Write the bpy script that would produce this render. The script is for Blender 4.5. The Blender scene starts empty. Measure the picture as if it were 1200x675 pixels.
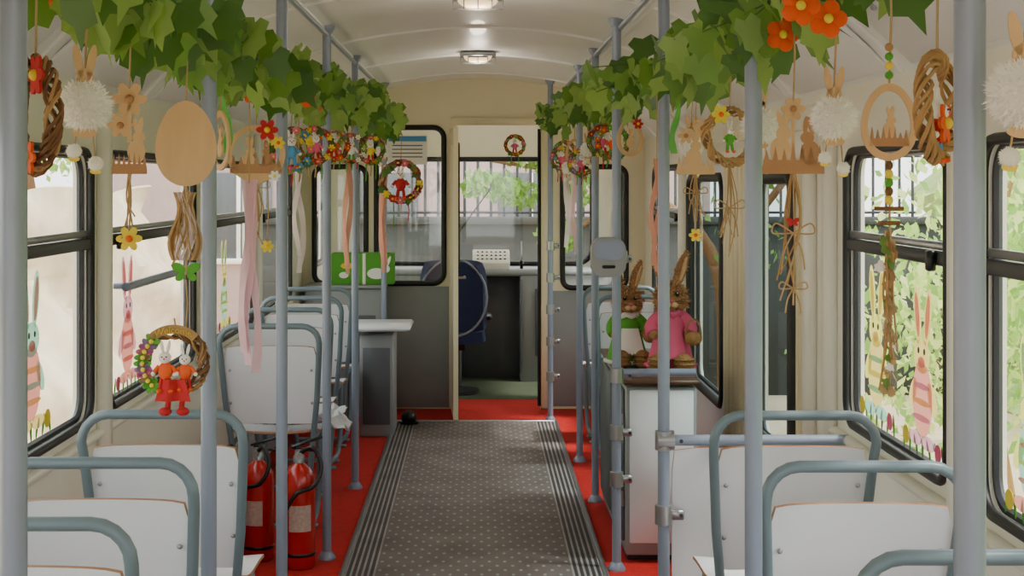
import bpy, math, random
from mathutils import Vector, Matrix, geometry
random.seed(7)
pi=math.pi
R=random.uniform
def lin(c):
    return tuple(((x/255)/12.92 if x/255<=.04045 else ((x/255+.055)/1.055)**2.4) for x in c)

# ---------------------------------------------------------------- materials
def M(name,col,rough=.5,metal=0,var=.12,scale=6,bump=0,bscale=60,coat=0,stretch=None,emit=0):
    m=bpy.data.materials.new(name); m.use_nodes=True
    nt=m.node_tree; N=nt.nodes; L=nt.links; p=N['Principled BSDF']
    tc=N.new('ShaderNodeTexCoord'); mp=N.new('ShaderNodeMapping')
    L.new(tc.outputs['Object'],mp.inputs[0])
    if stretch: mp.inputs['Scale'].default_value=stretch
    nz=N.new('ShaderNodeTexNoise'); nz.inputs['Scale'].default_value=scale; nz.inputs['Detail'].default_value=4
    L.new(mp.outputs[0],nz.inputs['Vector'])
    mx=N.new('ShaderNodeMix'); mx.data_type='RGBA'
    c=lin(col)
    mx.inputs[6].default_value=(*[max(0,x*(1-var)) for x in c],1)
    mx.inputs[7].default_value=(*[min(1,x*(1+var)) for x in c],1)
    L.new(nz.outputs['Fac'],mx.inputs[0]); L.new(mx.outputs[2],p.inputs['Base Color'])
    p.inputs['Roughness'].default_value=rough; p.inputs['Metallic'].default_value=metal
    p.inputs['Coat Weight'].default_value=coat
    if bump:
        n2=N.new('ShaderNodeTexNoise'); n2.inputs['Scale'].default_value=bscale
        L.new(mp.outputs[0],n2.inputs['Vector'])
        b=N.new('ShaderNodeBump'); b.inputs['Strength'].default_value=bump; b.inputs['Distance'].default_value=.01
        L.new(n2.outputs['Fac'],b.inputs['Height']); L.new(b.outputs[0],p.inputs['Normal'])
    if emit:
        p.inputs['Emission Color'].default_value=(*c,1); p.inputs['Emission Strength'].default_value=emit
    return m
def leafmat(name,col,tr=.35,rough=.42,var=.35):
    m=M(name,col,rough,var=var,scale=14)
    nt=m.node_tree; N=nt.nodes; L=nt.links
    p=N['Principled BSDF']; o=N['Material Output']
    t=N.new('ShaderNodeBsdfTranslucent'); c=lin(col); t.inputs[0].default_value=(min(1,c[0]*1.5),min(1,c[1]*1.4),c[2],1)
    mx=N.new('ShaderNodeMixShader'); mx.inputs[0].default_value=tr
    L.new(p.outputs[0],mx.inputs[1]); L.new(t.outputs[0],mx.inputs[2]); L.new(mx.outputs[0],o.inputs[0])
    return m
def glassmat(name,tint=(1,1,1),gl=.05):
    m=bpy.data.materials.new(name); m.use_nodes=True
    nt=m.node_tree; N=nt.nodes; L=nt.links; N.remove(N['Principled BSDF']); o=N['Material Output']
    t=N.new('ShaderNodeBsdfTransparent'); t.inputs[0].default_value=(*tint,1)
    g=N.new('ShaderNodeBsdfGlossy'); g.inputs['Roughness'].default_value=.03
    mx=N.new('ShaderNodeMixShader'); mx.inputs[0].default_value=gl
    L.new(t.outputs[0],mx.inputs[1]); L.new(g.outputs[0],mx.inputs[2]); L.new(mx.outputs[0],o.inputs[0])
    return m
cream=M('cream_paint',(243,240,226),.38,var=.03)
creamy=M('yellowed_cream',(234,224,190),.42,var=.05)
ceilm=M('ceiling_laminate',(246,247,246),.4,var=.02,coat=.08)
white=M('white_laminate',(234,237,244),.3,var=.03,coat=.2)
wedge=M('plywood_edge',(168,122,90),.5)
polem=M('grey_pole_paint',(138,149,170),.35,metal=.15,var=.05)
handm=M('green_grey_tube',(112,130,140),.38,metal=.1,var=.06)
steel=M('steel',(170,172,176),.3,metal=.8)
rubber=M('black_rubber',(16,16,18),.5)
dark=M('dark_metal',(52,54,60),.45)
greym=M('grey_laminate',(146,150,152),.45,var=.07)
greyd=M('dark_grey_panel',(88,92,98),.5)
red=M('red_paint',(184,20,18),.25,coat=.4,var=.05)
carpet=M('red_carpet',(204,26,20),.95,var=.3,scale=30,bump=.5,bscale=300)
ply=M('plywood',(204,168,120),.55,var=.16,scale=8,stretch=(6,6,1))
ply2=M('plywood_dark',(166,122,80),.6,var=.15,scale=8,stretch=(6,6,1))
wick=M('wicker',(116,80,48),.8,var=.4,scale=40)
wick2=M('wicker_light',(168,132,84),.8,var=.3,scale=40)
twine=M('twine',(174,146,106),.9)
fluff=leafmat('fluffy_wool',(253,252,248),.4,.95,.01)
yellow=M('yellow_felt',(232,208,60),.8)
orange=M('orange_felt',(226,90,32),.8)
redf=M('red_felt',(186,30,36),.8)
pink=M('pink_felt',(224,96,134),.8)
purple=M('purple_felt',(150,96,168),.8)
bluef=M('blue_felt',(84,154,208),.8)
greenf=M('green_felt',(84,160,50),.8)
whitef=M('white_felt',(240,238,232),.8)
blackp=M('black_plastic',(15,15,16),.35)
furm=M('plush_fur',(176,130,86),.95,var=.5,scale=40,bump=1,bscale=180)
furl=M('plush_fur_light',(212,176,134),.95,var=.3,scale=60)
straw=M('straw',(156,118,72),.9,var=.5,scale=60,bump=1,bscale=120)
navy=M('blue_upholstery',(34,50,92),.85,var=.2,scale=30)
glass=glassmat('window_glass',(.97,.98,.97),.04)
glassd=glassmat('door_glass',(.62,.68,.68),.08)
greens=[leafmat('ivy_leaf_a',(98,138,58),.4),leafmat('ivy_leaf_b',(70,110,48),.4),leafmat('ivy_leaf_c',(130,164,84),.4)]
outg=[leafmat('bush_leaf_a',(164,198,114),.5),leafmat('bush_leaf_b',(128,172,92),.5),leafmat('bush_leaf_c',(198,216,150),.5)]
def sheer(name,col,f=.35):
    m=M(name,col,.6,var=.05); nt=m.node_tree;N=nt.nodes;L=nt.links
    t=N.new('ShaderNodeBsdfTransparent');mx=N.new('ShaderNodeMixShader');mx.inputs[0].default_value=f
    L.new(N['Principled BSDF'].outputs[0],mx.inputs[1]);L.new(t.outputs[0],mx.inputs[2]);L.new(mx.outputs[0],N['Material Output'].inputs[0]); return m
rib_p=sheer('pink_ribbon_satin',(240,196,210)); rib_o=sheer('peach_ribbon_satin',(230,160,134)); rib_w=sheer('white_ribbon_satin',(240,226,228)); rib_g=sheer('green_ribbon_satin',(100,184,80),.1)

# ---------------------------------------------------------------- builder
class B:
    def __init__(s): s.v=[];s.f=[];s.m=[];s.mats=[];s.sm=[];s.T=Matrix.Identity(4)
    def mi(s,mat):
        if mat not in s.mats: s.mats.append(mat)
        return s.mats.index(mat)
    def add(s,vs,fs,mat,smooth=True):
        b=len(s.v); i=s.mi(mat)
        s.v+=[tuple(s.T@Vector(v)) for v in vs]
        for f in fs: s.f.append(tuple(b+k for k in f)); s.m.append(i); s.sm.append(smooth)
    def tube(s,pts,r,mat,n=8,closed=False):
        pts=[Vector(p) for p in pts]; k=len(pts); vs=[];fs=[]
        t0=(pts[1]-pts[0]).normalized(); up=Vector((0,0,1)) if abs(t0.z)<.9 else Vector((1,0,0))
        nrm=t0.cross(up).normalized()
        for i,p in enumerate(pts):
            if closed: t=(pts[(i+1)%k]-pts[i-1])
            else: t=pts[min(i+1,k-1)]-pts[max(i-1,0)]
            if t.length<1e-9: t=t0.copy()
            t.normalize(); nrm=(nrm-t*nrm.dot(t))
            if nrm.length<1e-6: nrm=t.orthogonal()
            nrm.normalize(); bn=t.cross(nrm)
            rr=r[i] if isinstance(r,(list,tuple)) else r
            for j in range(n):
                a=2*pi*j/n; vs.append(p+nrm*(rr*math.cos(a))+bn*(rr*math.sin(a)))
        for i in range(k if closed else k-1):
            for j in range(n):
                a=i*n+j;b=i*n+(j+1)%n;c=((i+1)%k)*n+(j+1)%n;d=((i+1)%k)*n+j
                fs.append((a,d,c,b))
        if not closed: fs.append(tuple(range(n))); fs.append(tuple((k-1)*n+j for j in reversed(range(n))))
        s.add(vs,fs,mat)
    def box(s,c,size,mat,rot=None,bev=.004):
        x,y,z=[q/2 for q in size]; b=min(bev,x*.9,y*.9,z*.9)
        vs=[];idx={}
        for sx in(-1,1):
            for sy in(-1,1):
                for sz in(-1,1):
                    for ax in range(3):
                        d=[x-b,y-b,z-b]; d[ax]+=b
                        idx[(sx,sy,sz,ax)]=len(vs); vs.append(Vector((sx*d[0],sy*d[1],sz*d[2])))
        fs=[]
        for ax in range(3):
            for sg in(-1,1):
                o=[(-1,-1),(1,-1),(1,1),(-1,1)]; f=[]
                for a,bb in o:
                    q=[0,0,0]; q[ax]=sg; q[(ax+1)%3]=a; q[(ax+2)%3]=bb; f.append(idx[(*q,ax)])
                if sg<0:f.reverse()
                fs.append(tuple(f))
        for ax in range(3):
            u=(ax+1)%3;w=(ax+2)%3
            for a in(-1,1):
                for bb in(-1,1):
                    q0=[0,0,0];q1=[0,0,0]; q0[ax]=-1;q1[ax]=1; q0[u]=q1[u]=a; q0[w]=q1[w]=bb
                    f=[idx[(*q0,u)],idx[(*q1,u)],idx[(*q1,w)],idx[(*q0,w)]]
                    if a*bb>0:f.reverse()
                    fs.append(tuple(f))
        for sx in(-1,1):
            for sy in(-1,1):
                for sz in(-1,1):
                    f=[idx[(sx,sy,sz,k)] for k in range(3)]
                    if sx*sy*sz<0:f.reverse()
                    fs.append(tuple(f))
        if rot: 
            vs=[rot@v for v in vs]
        s.add([v+Vector(c) for v in vs],fs,mat,False)
    def ell(s,c,r,mat,rot=None,n=16,m=10):
        if not isinstance(r,(tuple,list)): r=(r,r,r)
        vs=[];fs=[]
        for i in range(m+1):
            th=pi*i/m
            for j in range(n):
                a=2*pi*j/n
                v=Vector((r[0]*math.sin(th)*math.cos(a),r[1]*math.sin(th)*math.sin(a),r[2]*math.cos(th)))
                if rot: v=rot@v
                vs.append(v+Vector(c))
        for i in range(m):
            for j in range(n):
                a=i*n+j;b=i*n+(j+1)%n;fs.append((a,a+n,b+n,b))
        s.add(vs,fs,mat)
    def lathe(s,prof,mat,c=(0,0,0),n=20,rot=None):
        vs=[];fs=[]
        for r,z in prof:
            for j in range(n):
                a=2*pi*j/n; v=Vector((r*math.cos(a),r*math.sin(a),z))
                if rot:v=rot@v
                vs.append(v+Vector(c))
        for i in range(len(prof)-1):
            for j in range(n):
                a=i*n+j;b=i*n+(j+1)%n;fs.append((a,b,b+n,a+n))
        fs.append(tuple(reversed(range(n)))); fs.append(tuple((len(prof)-1)*n+j for j in range(n)))
        s.add(vs,fs,mat)
    def flat(s,polys,d,mat,conv=lambda a,b,t:(a,t,b)):
        ls=[[Vector((p[0],p[1],0)) for p in q] for q in polys]
        tri=geometry.tessellate_polygon(ls); allp=[p for q in ls for p in q]; n=len(allp)
        vs=[conv(p.x,p.y,-d/2) for p in allp]+[conv(p.x,p.y,d/2) for p in allp]
        fs=[tuple(t) for t in tri]+[tuple(n+k for k in reversed(t)) for t in tri]
        b=0
        for q in ls:
            k=len(q)
            for i in range(k): fs.append((b+i,b+(i+1)%k,n+b+(i+1)%k,n+b+i))
            b+=k
        s.add(vs,fs,mat,False)
    def sheet(s,fn,nu,nv,th,mat,edge=None):
        P=[[Vector(fn(-1+2*i/nu,-1+2*j/nv)) for j in range(nv+1)] for i in range(nu+1)]
        vs=[];fs=[];n=(nu+1)*(nv+1)
        top=[];bot=[]
        for i in range(nu+1):
            for j in range(nv+1):
                du=P[min(i+1,nu)][j]-P[max(i-1,0)][j]; dv=P[i][min(j+1,nv)]-P[i][max(j-1,0)]
                nn=du.cross(dv); 
                if nn.length<1e-12: nn=Vector((0,0,1))
                nn.normalize()
                top.append(P[i][j]+nn*th/2);bot.append(P[i][j]-nn*th/2)
        vs=top+bot
        for i in range(nu):
            for j in range(nv):
                a=i*(nv+1)+j;b=a+nv+1
                fs.append((a,b,b+1,a+1)); fs.append((n+a,n+a+1,n+b+1,n+b))
        s.add(vs,fs,mat)
        if th>0:
            ring=[i*(nv+1) for i in range(nu+1)]+[nu*(nv+1)+j for j in range(1,nv+1)]+[i*(nv+1)+nv for i in range(nu-1,-1,-1)]+[j for j in range(nv-1,0,-1)]
            es=[];k=len(ring)
            for q in range(k): es.append((ring[q],n+ring[q],n+ring[(q+1)%k],ring[(q+1)%k]))
            s.add(vs,es,edge or mat,False)
    def done(s,name,loc=(0,0,0),rz=0,parent=None):
        me=bpy.data.meshes.new(name); me.from_pydata(s.v,[],s.f)
        for m in s.mats: me.materials.append(m)
        me.polygons.foreach_set('material_index',s.m); me.polygons.foreach_set('use_smooth',s.sm)
        me.update(); me.set_sharp_from_angle(angle=math.radians(50))
        o=bpy.data.objects.new(name,me); bpy.context.collection.objects.link(o)
        o.location=loc; o.rotation_euler=(0,0,rz)
        if parent:o.parent=parent
        return o
def rrect(x0,y0,x1,y1,r,n=6):
    p=[]
    for cx,cy,a0 in((x1-r,y1-r,0),(x0+r,y1-r,pi/2),(x0+r,y0+r,pi),(x1-r,y0+r,3*pi/2)):
        for i in range(n+1):
            a=a0+pi/2*i/n; p.append((cx+r*math.cos(a),cy+r*math.sin(a)))
    return p
def oval(cx,cy,rx,ry,n=24,rot=0,egg=0):
    p=[]
    for i in range(n):
        a=2*pi*i/n; x=rx*math.cos(a)*(1-egg*math.sin(a)); y=ry*math.sin(a)
        p.append((cx+x*math.cos(rot)-y*math.sin(rot),cy+x*math.sin(rot)+y*math.cos(rot)))
    return p
def smooth(pts,k=5,closed=False):
    pts=[Vector(p) for p in pts]; n=len(pts); out=[]
    for i in range(n if closed else n-1):
        g=(lambda j:pts[j%n]) if closed else (lambda j:pts[max(0,min(n-1,j))])
        p0,p1,p2,p3=g(i-1),g(i),g(i+1),g(i+2)
        for t in range(k):
            t/=k
            out.append(.5*((2*p1)+(-p0+p2)*t+(2*p0-5*p1+4*p2-p3)*t*t+(-p0+3*p1-3*p2+p3)*t**3))
    if not closed: out.append(pts[-1])
    return out

# ---------------------------------------------------------------- shell
YB,YP=-1.6,9.9
XL,XR=-1.19,1.13
def side_plate(y0,y1,z0,z1,wins,x,mat,th=.05):
    b=B(); outer=[(y0,z0),(y1,z0),(y1,z1),(y0,z1)]
    b.flat([outer]+[list(reversed(rrect(*w,.075))) for w in wins],th,mat,conv=lambda a,bb,t:(x+t,a,bb))
    return b
LW=[(-1.35,-.05),(.15,1.45),(1.65,2.95),(3.15,4.48),(4.70,6.10),(6.30,7.70),(7.90,9.25)]
RW=[(-1.35,-.05),(.2,1.6),(1.85,3.26),(3.50,4.46),(8.1,9.35)]
RD=[(5.13,5.94),(6.62,7.67)]
Z0,Z1,ZB=.78,1.585,1.31
b=side_plate(YB,11.8,0,1.78,[(a,Z0,c,Z1) for a,c in LW]+[(10.2,.9,11.4,1.6)],XL,cream)
for a,c in zip(LW[:-1],LW[1:]):
    y=(a[1]+c[0])/2; b.box((XL+.04,y,1.2),(.045,.075,1.1),cream,bev=.015)
b.box((XL+.035,4.1,Z0-.05),(.035,11.3,.03),cream,bev=.01)
b.box((XL+.045,4.1,.12),(.04,11.3,.2),greym,bev=.01)
b.done('wall_left')
b=side_plate(YB,11.8,0,1.78,[(a,Z0,c,Z1) for a,c in RW]+[(a,.5,c,1.52) for a,c in RD]+[(10.2,.9,11.4,1.6)],XR,cream)
for y in(.08,1.72,3.38,4.62,4.9,7.95): b.box((XR-.04,y,1.2),(.045,.075,1.1),cream,bev=.015)
b.box((XR-.035,1.5,Z0-.05),(.035,6.2,.03),cream,bev=.01)
b.box((XR-.045,1.5,.12),(.04,6.2,.2),greym,bev=.01)
for y in (6.04,6.14,6.24,6.34,6.44,6.52): b.tube([(XR-.035,y,.1),(XR-.035,y,1.72)],.024,creamy,8)
b.box((XR-.04,6.26,1.62),(.06,2.8,.09),cream,bev=.01)
b.flat([rrect(6.56,.06,7.74,1.6,.04),list(reversed(rrect(6.62,.5,7.67,1.52,.075)))],.02,white,conv=lambda a,bb,t:(XR-.035+t,a,bb))
b.flat([rrect(5.06,.06,5.99,1.6,.04),list(reversed(rrect(5.13,.5,5.94,1.52,.075)))],.02,creamy,conv=lambda a,bb,t:(XR-.035+t,a,bb))
b.done('wall_right')
def window(name,x,y0,y1,z0,z1,bar,inn,g=glass,fr=rubber,rr=.013,off=.028):
    b=B()
    p=[(x+inn*off,a,c) for a,c in rrect(y0,z0,y1,z1,.075,8)]
    b.tube(p,rr,fr,8,True)
    p=[(x,a,c) for a,c in rrect(y0+.012,z0+.012,y1-.012,z1-.012,.07,8)]
    b.tube(p,.011,dark,6,True)
    if bar:
        b.box((x+inn*.018,(y0+y1)/2,bar),(.03,y1-y0,.034),dark)
        b.box((x+inn*.02,(y0+y1)/2,bar+.03),(.012,y1-y0-.05,.02),steel,bev=.002)
        b.box((x+inn*.045,y0+.08,bar-.005),(.02,.03,.05),blackp)
    b.flat([rrect(y0,z0,y1,z1,.075)],.004,g,conv=lambda a,bb,t:(x+t,a,bb))
    return b.done(name)
k=1
for a,c in LW: window('window_%d'%k,XL,a,c,Z0,Z1,ZB,1);k+=1
for a,c in RW: window('window_%d'%k,XR,a,c,Z0,Z1,ZB,-1);k+=1
window('window_%d'%k,XR,10.2,11.4,.9,1.6,0,-1);k+=1
window('window_%d'%k,XL,10.2,11.4,.9,1.6,0,1);k+=1
window('door_1',XR,*RD[0],.5,1.52,0,-1,glassd,rr=.034,off=.035)
window('door_2',XR,*RD[1],.5,1.52,0,-1,glassd,rr=.022,off=.04)
# ceiling
prof=[(XL-.02,1.70),(XL+.03,1.80),(-1.04,1.92),(-.86,2.02),(-.62,2.11),(-.3,2.165),(0,2.185),(.3,2.165),(.60,2.11),(.82,2.02),(.98,1.92),(XR-.03,1.80),(XR+.02,1.70)]
pp=smooth([(x,0,z) for x,z in prof],4)
def czt(x):
    for a,c in zip(pp[:-1],pp[1:]):
        if a.x<=x<=c.x: return a.z+(c.z-a.z)*(x-a.x)/max(1e-6,c.x-a.x)
    return 1.8
b=B(); ys=[YB+i*(11.8-YB)/20 for i in range(21)]
vs=[(p.x,y,p.z) for y in ys for p in pp]+[(p.x*1.02,y,p.z+.05) for y in ys for p in pp]; n=len(pp); fs=[]; off=len(ys)*n
for i in range(20):
    for j in range(n-1):
        a=i*n+j; fs.append((a,a+1,a+n+1,a+n)); fs.append((off+a,off+a+n,off+a+n+1,off+a+1))
b.add(vs,fs,ceilm); b.done('ceiling')
b=B()
for y in (1.2,2.55,3.9,5.2,6.6,8.0,9.3): b.tube([(p.x,y,p.z-.002) for p in pp],.009,ceilm,6)
for x in(-.62,.60,-.95,.90): b.box((x,4.15,czt(x)-.004),(.03,11.4,.014),ceilm)
b.tube([(.548,1.6,2.09),(.548,9.2,2.09)],.010,polem,8); b.tube([(-.6,1.6,2.08),(-.6,9.2,2.08)],.010,polem,8)
b.done('trim_1')
b=B()
for i,y in enumerate((1.87,3.22,4.55,5.9,7.3,8.65)):
    for x,sg in((-1.09,1),(1.03,-1)):
        z=czt(x)-.012; rot=Matrix.Rotation(-sg*.75,3,'Y')
        b.box((x,y,z),(.2,1.12,.012),ceilm,rot,bev=.004)
        for yy in(-.4,.4): b.ell((x+sg*.07,y+yy,z+.055),(.01,.01,.01),steel,n=8,m=6)
b.done('trim_2')
b=B(); b.box(((XL+XR)/2,4.35,-.03),(XR-XL+.05,11.9,.06),carpet); b.done('floor')
b=B(); b.box(((XL+XR)/2,11.07,-.027),(XR-XL+.05,1.53,.06),M('green_cab_floor',(70,82,62),.8)); b.done('cab_floor')
# runner mat
mm=bpy.data.materials.new('rubber_runner'); mm.use_nodes=True; nt=mm.node_tree;N=nt.nodes;L=nt.links
tc=N.new('ShaderNodeTexCoord');sp=N.new('ShaderNodeSeparateXYZ');L.new(tc.outputs['Object'],sp.inputs[0])
def mt(op,a,bb=None,c=None):
    n=N.new('ShaderNodeMath');n.operation=op
    for i,q in enumerate((a,bb,c)):
        if q is None: continue
        if isinstance(q,(int,float)): n.inputs[i].default_value=q
        else: L.new(q,n.inputs[i])
    return n.outputs[0]
X,Y=sp.outputs[0],sp.outputs[1]
def dots(ox,oy):
    fx=mt('SUBTRACT',mt('FRACT',mt('ADD',mt('DIVIDE',X,.06),ox+50)),.5); fy=mt('SUBTRACT',mt('FRACT',mt('ADD',mt('DIVIDE',Y,.13),oy+50)),.5)
    return mt('LESS_THAN',mt('ADD',mt('POWER',mt('ABSOLUTE',fx),2),mt('POWER',mt('ABSOLUTE',fy),2)),.012)
dd=mt('MAXIMUM',dots(0,0),dots(.5,.5))
ax=mt('ABSOLUTE',X)
edge=mt('GREATER_THAN',ax,.375)
st=mt('LESS_THAN',mt('FRACT',mt('DIVIDE',ax,.022)),.4)
f=mt('ADD',mt('MULTIPLY',mt('SUBTRACT',1,edge),dd),mt('MULTIPLY',edge,st))
nz=N.new('ShaderNodeTexNoise');nz.inputs['Scale'].default_value=4;nz.inputs['Detail'].default_value=6;L.new(tc.outputs['Object'],nz.inputs['Vector'])
cA=N.new('ShaderNodeMix');cA.data_type='RGBA';L.new(edge,cA.inputs[0]);cA.inputs[6].default_value=(*lin((126,116,113)),1);cA.inputs[7].default_value=(*lin((68,66,72)),1)
cB=N.new('ShaderNodeMix');cB.data_type='RGBA';L.new(f,cB.inputs[0]);L.new(cA.outputs[2],cB.inputs[6]);cB.inputs[7].default_value=(*lin((184,176,172)),1)
rmp=N.new('ShaderNodeMapRange');L.new(nz.outputs['Fac'],rmp.inputs[0]);rmp.inputs[1].default_value=.3;rmp.inputs[2].default_value=.7;rmp.inputs[3].default_value=.66;rmp.inputs[4].default_value=1.1
cD=N.new('ShaderNodeMix');cD.data_type='RGBA';cD.blend_type='MULTIPLY';cD.inputs[0].default_value=1
L.new(cB.outputs[2],cD.inputs[6]);L.new(rmp.outputs[0],cD.inputs[7])
pb=N['Principled BSDF'];L.new(cD.outputs[2],pb.inputs['Base Color']);pb.inputs['Roughness'].default_value=.65
bp=N.new('ShaderNodeBump');bp.inputs['Strength'].default_value=.3;bp.inputs['Distance'].default_value=.003;L.new(f,bp.inputs['Height']);L.new(bp.outputs[0],pb.inputs['Normal'])
b=B(); b.box((0,0,0),(.98,10.8,.008),mm,bev=.002); b.done('aisle_runner_mat',(-.015,3.9,.005))
b=B()
for x in(-.515,.485): b.box((x,3.9,.008),(.022,10.8,.014),steel)
b.box((-.015,9.31,.008),(1.02,.022,.014),steel); b.done('trim_3')

# partition --------------------------------------------------------
b=B()
outer=[(XL,0),(-.14,0),(-.14,1.88),(.415,1.88),(.415,0),(XR,0),(XR,1.7)]+[(p.x,p.z) for p in reversed(pp) if XL<p.x<XR]+[(XL,1.7)]
b.flat([outer,list(reversed(rrect(-.67,.83,-.225,1.86,.07))),list(reversed(rrect(-1.08,.83,-.74,1.6,.06))),list(reversed(rrect(.56,.8,.98,1.6,.06)))],.05,creamy)
b.box((-.665,-.03,.41),(1.04,.012,.80),greym); b.box((.77,-.03,.40),(.66,.012,.76),greym)
b.box((-.165,-.035,.93),(.05,.03,1.84),creamy); b.box((.44,-.035,.93),(.045,.03,1.84),creamy)
b.box((.14,-.035,1.9),(.64,.03,.05),creamy)
b.done('wall_front_partition',(0,YP,0))
b=B()
for q in((-.67,.83,-.225,1.86,.07),(-1.08,.83,-.74,1.6,.06),(.56,.8,.98,1.6,.06)):
    b.tube([(x,-.03,z) for x,z in rrect(*q)],.018,rubber,8,True); b.flat([rrect(*q)],.004,glass)
b.tube([(.405,-.03,.02),(.405,-.03,1.85)],.012,rubber,6)
b.done('window_%d'%(k),(0,YP,0)); k+=1
b=B()
b.flat([[(0,0.02),(.56,0.02),(.56,1.84),(0,1.84)],list(reversed(rrect(.08,.95,.48,1.74,.05)))],.03,creamy,conv=lambda a,bb,t:(t,-a,bb))
b.flat([rrect(.08,.95,.48,1.74,.05)],.004,glass,conv=lambda a,bb,t:(t,-a,bb))
b.tube([(.02,-a,c) for a,c in rrect(.08,.95,.48,1.74,.05)],.01,rubber,6,True)
b.tube([(.02,-.5,.9),(.06,-.5,.9),(.06,-.42,.9)],.008,steel)
b.done('door_3',(-.165,YP-.06,0),rz=0.05)
b=B()
outer=[(XL,0),(XR,0),(XR,1.7)]+[(p.x,p.z) for p in reversed(pp) if XL<p.x<XR]+[(XL,1.7)]
b.flat([outer,list(reversed(rrect(-.95,.86,.9,1.68,.12)))],.05,cream)
b.done('wall_front',(0,11.8,0))
b=B(); b.tube([(x,-.03,z) for x,z in rrect(-.95,.86,.9,1.68,.12)],.02,rubber,8,True); b.flat([rrect(-.95,.86,.9,1.68,.12)],.004,glass)
b.tube([(-.3,.03,.9),(.1,.04,1.45)],.006,blackp,6)
b.done('window_%d'%k,(0,11.8,0)); k+=1
b=B(); b.flat([outer,list(reversed(rrect(-.98,.6,.93,1.74,.1)))],.05,cream); b.flat([rrect(-.98,.6,.93,1.74,.1)],.004,glass); b.done('wall_back',(0,YB,0))

# poles --------------------------------------------------------------
def pole(x,y,clamps=()):
    b=B(); zt=czt(x)
    b.tube([(0,0,0.0),(0,0,zt)],.0175,polem,14)
    b.lathe([(.035,0),(.035,.008),(.02,.03)],polem,n=16); b.lathe([(.02,zt-.03),(.034,zt-.008),(.034,zt)],polem,n=16)
    for z in clamps:
        b.lathe([(.019,z-.03),(.026,z-.028),(.026,z+.028),(.019,z+.03)],steel,n=14)
        b.box((.04,0,z),(.04,.02,.03),steel); b.tube([(.05,-.018,z),(.05,.018,z)],.006,dark,6)
    b.done('grab_pole',(x,y,0))
for y in(1.93,3.33,4.57,5.93,7.3,9.3): pole(-.6 if y<9 else -.585,y)
for x,y,c in((.55,1.67,()),(.55,2.98,()),(.55,4.42,(.51,.73)),(.535,5.76,(.35,.53,.75,1.2)),(.55,7.0,()),(.545,8.0,()),(.455,9.37,(.28,.5,.7,.9,1.1))): pole(x,y,c)
b=B(); b.tube([(.575,4.42,.73),(1.095,4.42,.73)],.0165,polem,12); b.tube([(.575,4.42,.73),(1.05,4.52,.70)],.012,polem,10)
b.lathe([(.03,.0),(.03,.05)],steel,c=(.53,4.42,.73),rot=Matrix.Rotation(pi/2,3,'Y'),n=14); b.done('guard_rail')
b=B(); b.tube([(.56,5.76,.76),(.84,5.76,.76)],.0165,polem,12); b.done('guard_rail')
b=B(); b.sheet(lambda u,v:(.255*u*(1-.03*v**6),0,.28*v*(1-.03*u**6)),10,10,.014,white,wedge)
b.tube([(-.2,.02,-.28),(-.2,.02,-.43)],.012,handm);b.tube([(.2,.02,-.28),(.2,.02,-.43)],.012,handm)
b.done('modesty_panel',(.835,4.47,.42))
b=B(); b.tube([(XL+.07,4.75,1.16),(XL+.07,6.1,1.16)],.014,polem,10)
for y in(4.8,6.05): b.tube([(XL+.07,y,1.16),(XL+.02,y,1.16)],.01,polem,8)
b.done('window_rail')

# seats ---------------------------------------------------------------
def seat(cx,y,rz=0,zs=1.0):
    b=B(); b.T=Matrix.Scale(zs,4,(0,0,1))
    yo=lambda z:.06-(z-.42)*.21
    pts=[(-.12,.16,.02),(-.165,.07,.38),(-.19,yo(.6),.6),(-.203,yo(.8),.8)]
    for i in range(6):
        a=pi-pi/2*i/5; pts.append((-.135+.07*math.cos(a),yo(.87),.835+.07*math.sin(a)))
    pts+=[(-p[0],p[1],p[2]) for p in reversed(pts)]
    b.tube(pts,.0125,handm,10)
    for s in(-1,1):
        b.tube(smooth([(s*.12,.16,.02),(s*.13,.2,.03),(s*.15,.36,.05),(s*.16,.39,.2),(s*.16,.38,.425)],4),.0125,handm,8)
        b.tube([(s*.163,.075,.41),(s*.16,.39,.41)],.01,handm,8)
        for yy in(.15,.34): b.box((s*.13,yy,.006),(.06,.05,.012),handm)
        for zz in(.58,.72): b.ell((s*.168,yo(zz)+.008,zz),(.006,.004,.006),steel,n=8,m=6)
    b.tube([(-.13,.2,.035),(.13,.2,.035)],.01,handm,8)
    b.sheet(lambda u,v:(.19*u*(1-.05*v**8),yo(.66+.16*v)+.018+.02*(1-u*u),.655+.165*v*(1-.03*u**8)-.0),14,10,.009,white,wedge)
    b.sheet(lambda u,v:(.195*u*(1-.05*v**8),.26+.2*v*(1-.05*u**8),.445-.012*(1-u*u)-.02*max(0,v)**3+.02*max(0,-v)**3),12,14,.009,white,wedge)
    b.done('tram_seat',(cx,y,0),rz)
for cx,y in((-.8,1.95),(-.8,2.6),(-.8,3.16),(-.8,3.82),(-.855,6.15),(-.885,6.95),(-.9,7.65),(-.905,8.3),
            (.80,1.6),(.80,2.37),(.80,3.12),(.80,3.80),(.82,7.75),(.80,8.42)): seat(cx,y)
wrap=sheer('clear_plastic_wrap',(235,238,242),.4); b=B()
b.sheet(lambda u,v:(.18*u+.012*math.sin(9*v),.13*v,.02+.02*math.sin(7*u+3*v)*math.sin(8*v-u)+.008*math.sin(21*u)),24,20,.001,wrap); b.done('plastic_wrap',(-.76,6.42,.485))
b=B(); b.sheet(lambda u,v:(.11*u+.01*math.sin(9*v),.1*v,.0+.02*math.sin(7*u+3*v)*math.sin(8*v-u)-.06*max(0,u)),20,16,.001,wrap); b.done('plastic_wrap',(-.66,6.35,.52))

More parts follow.
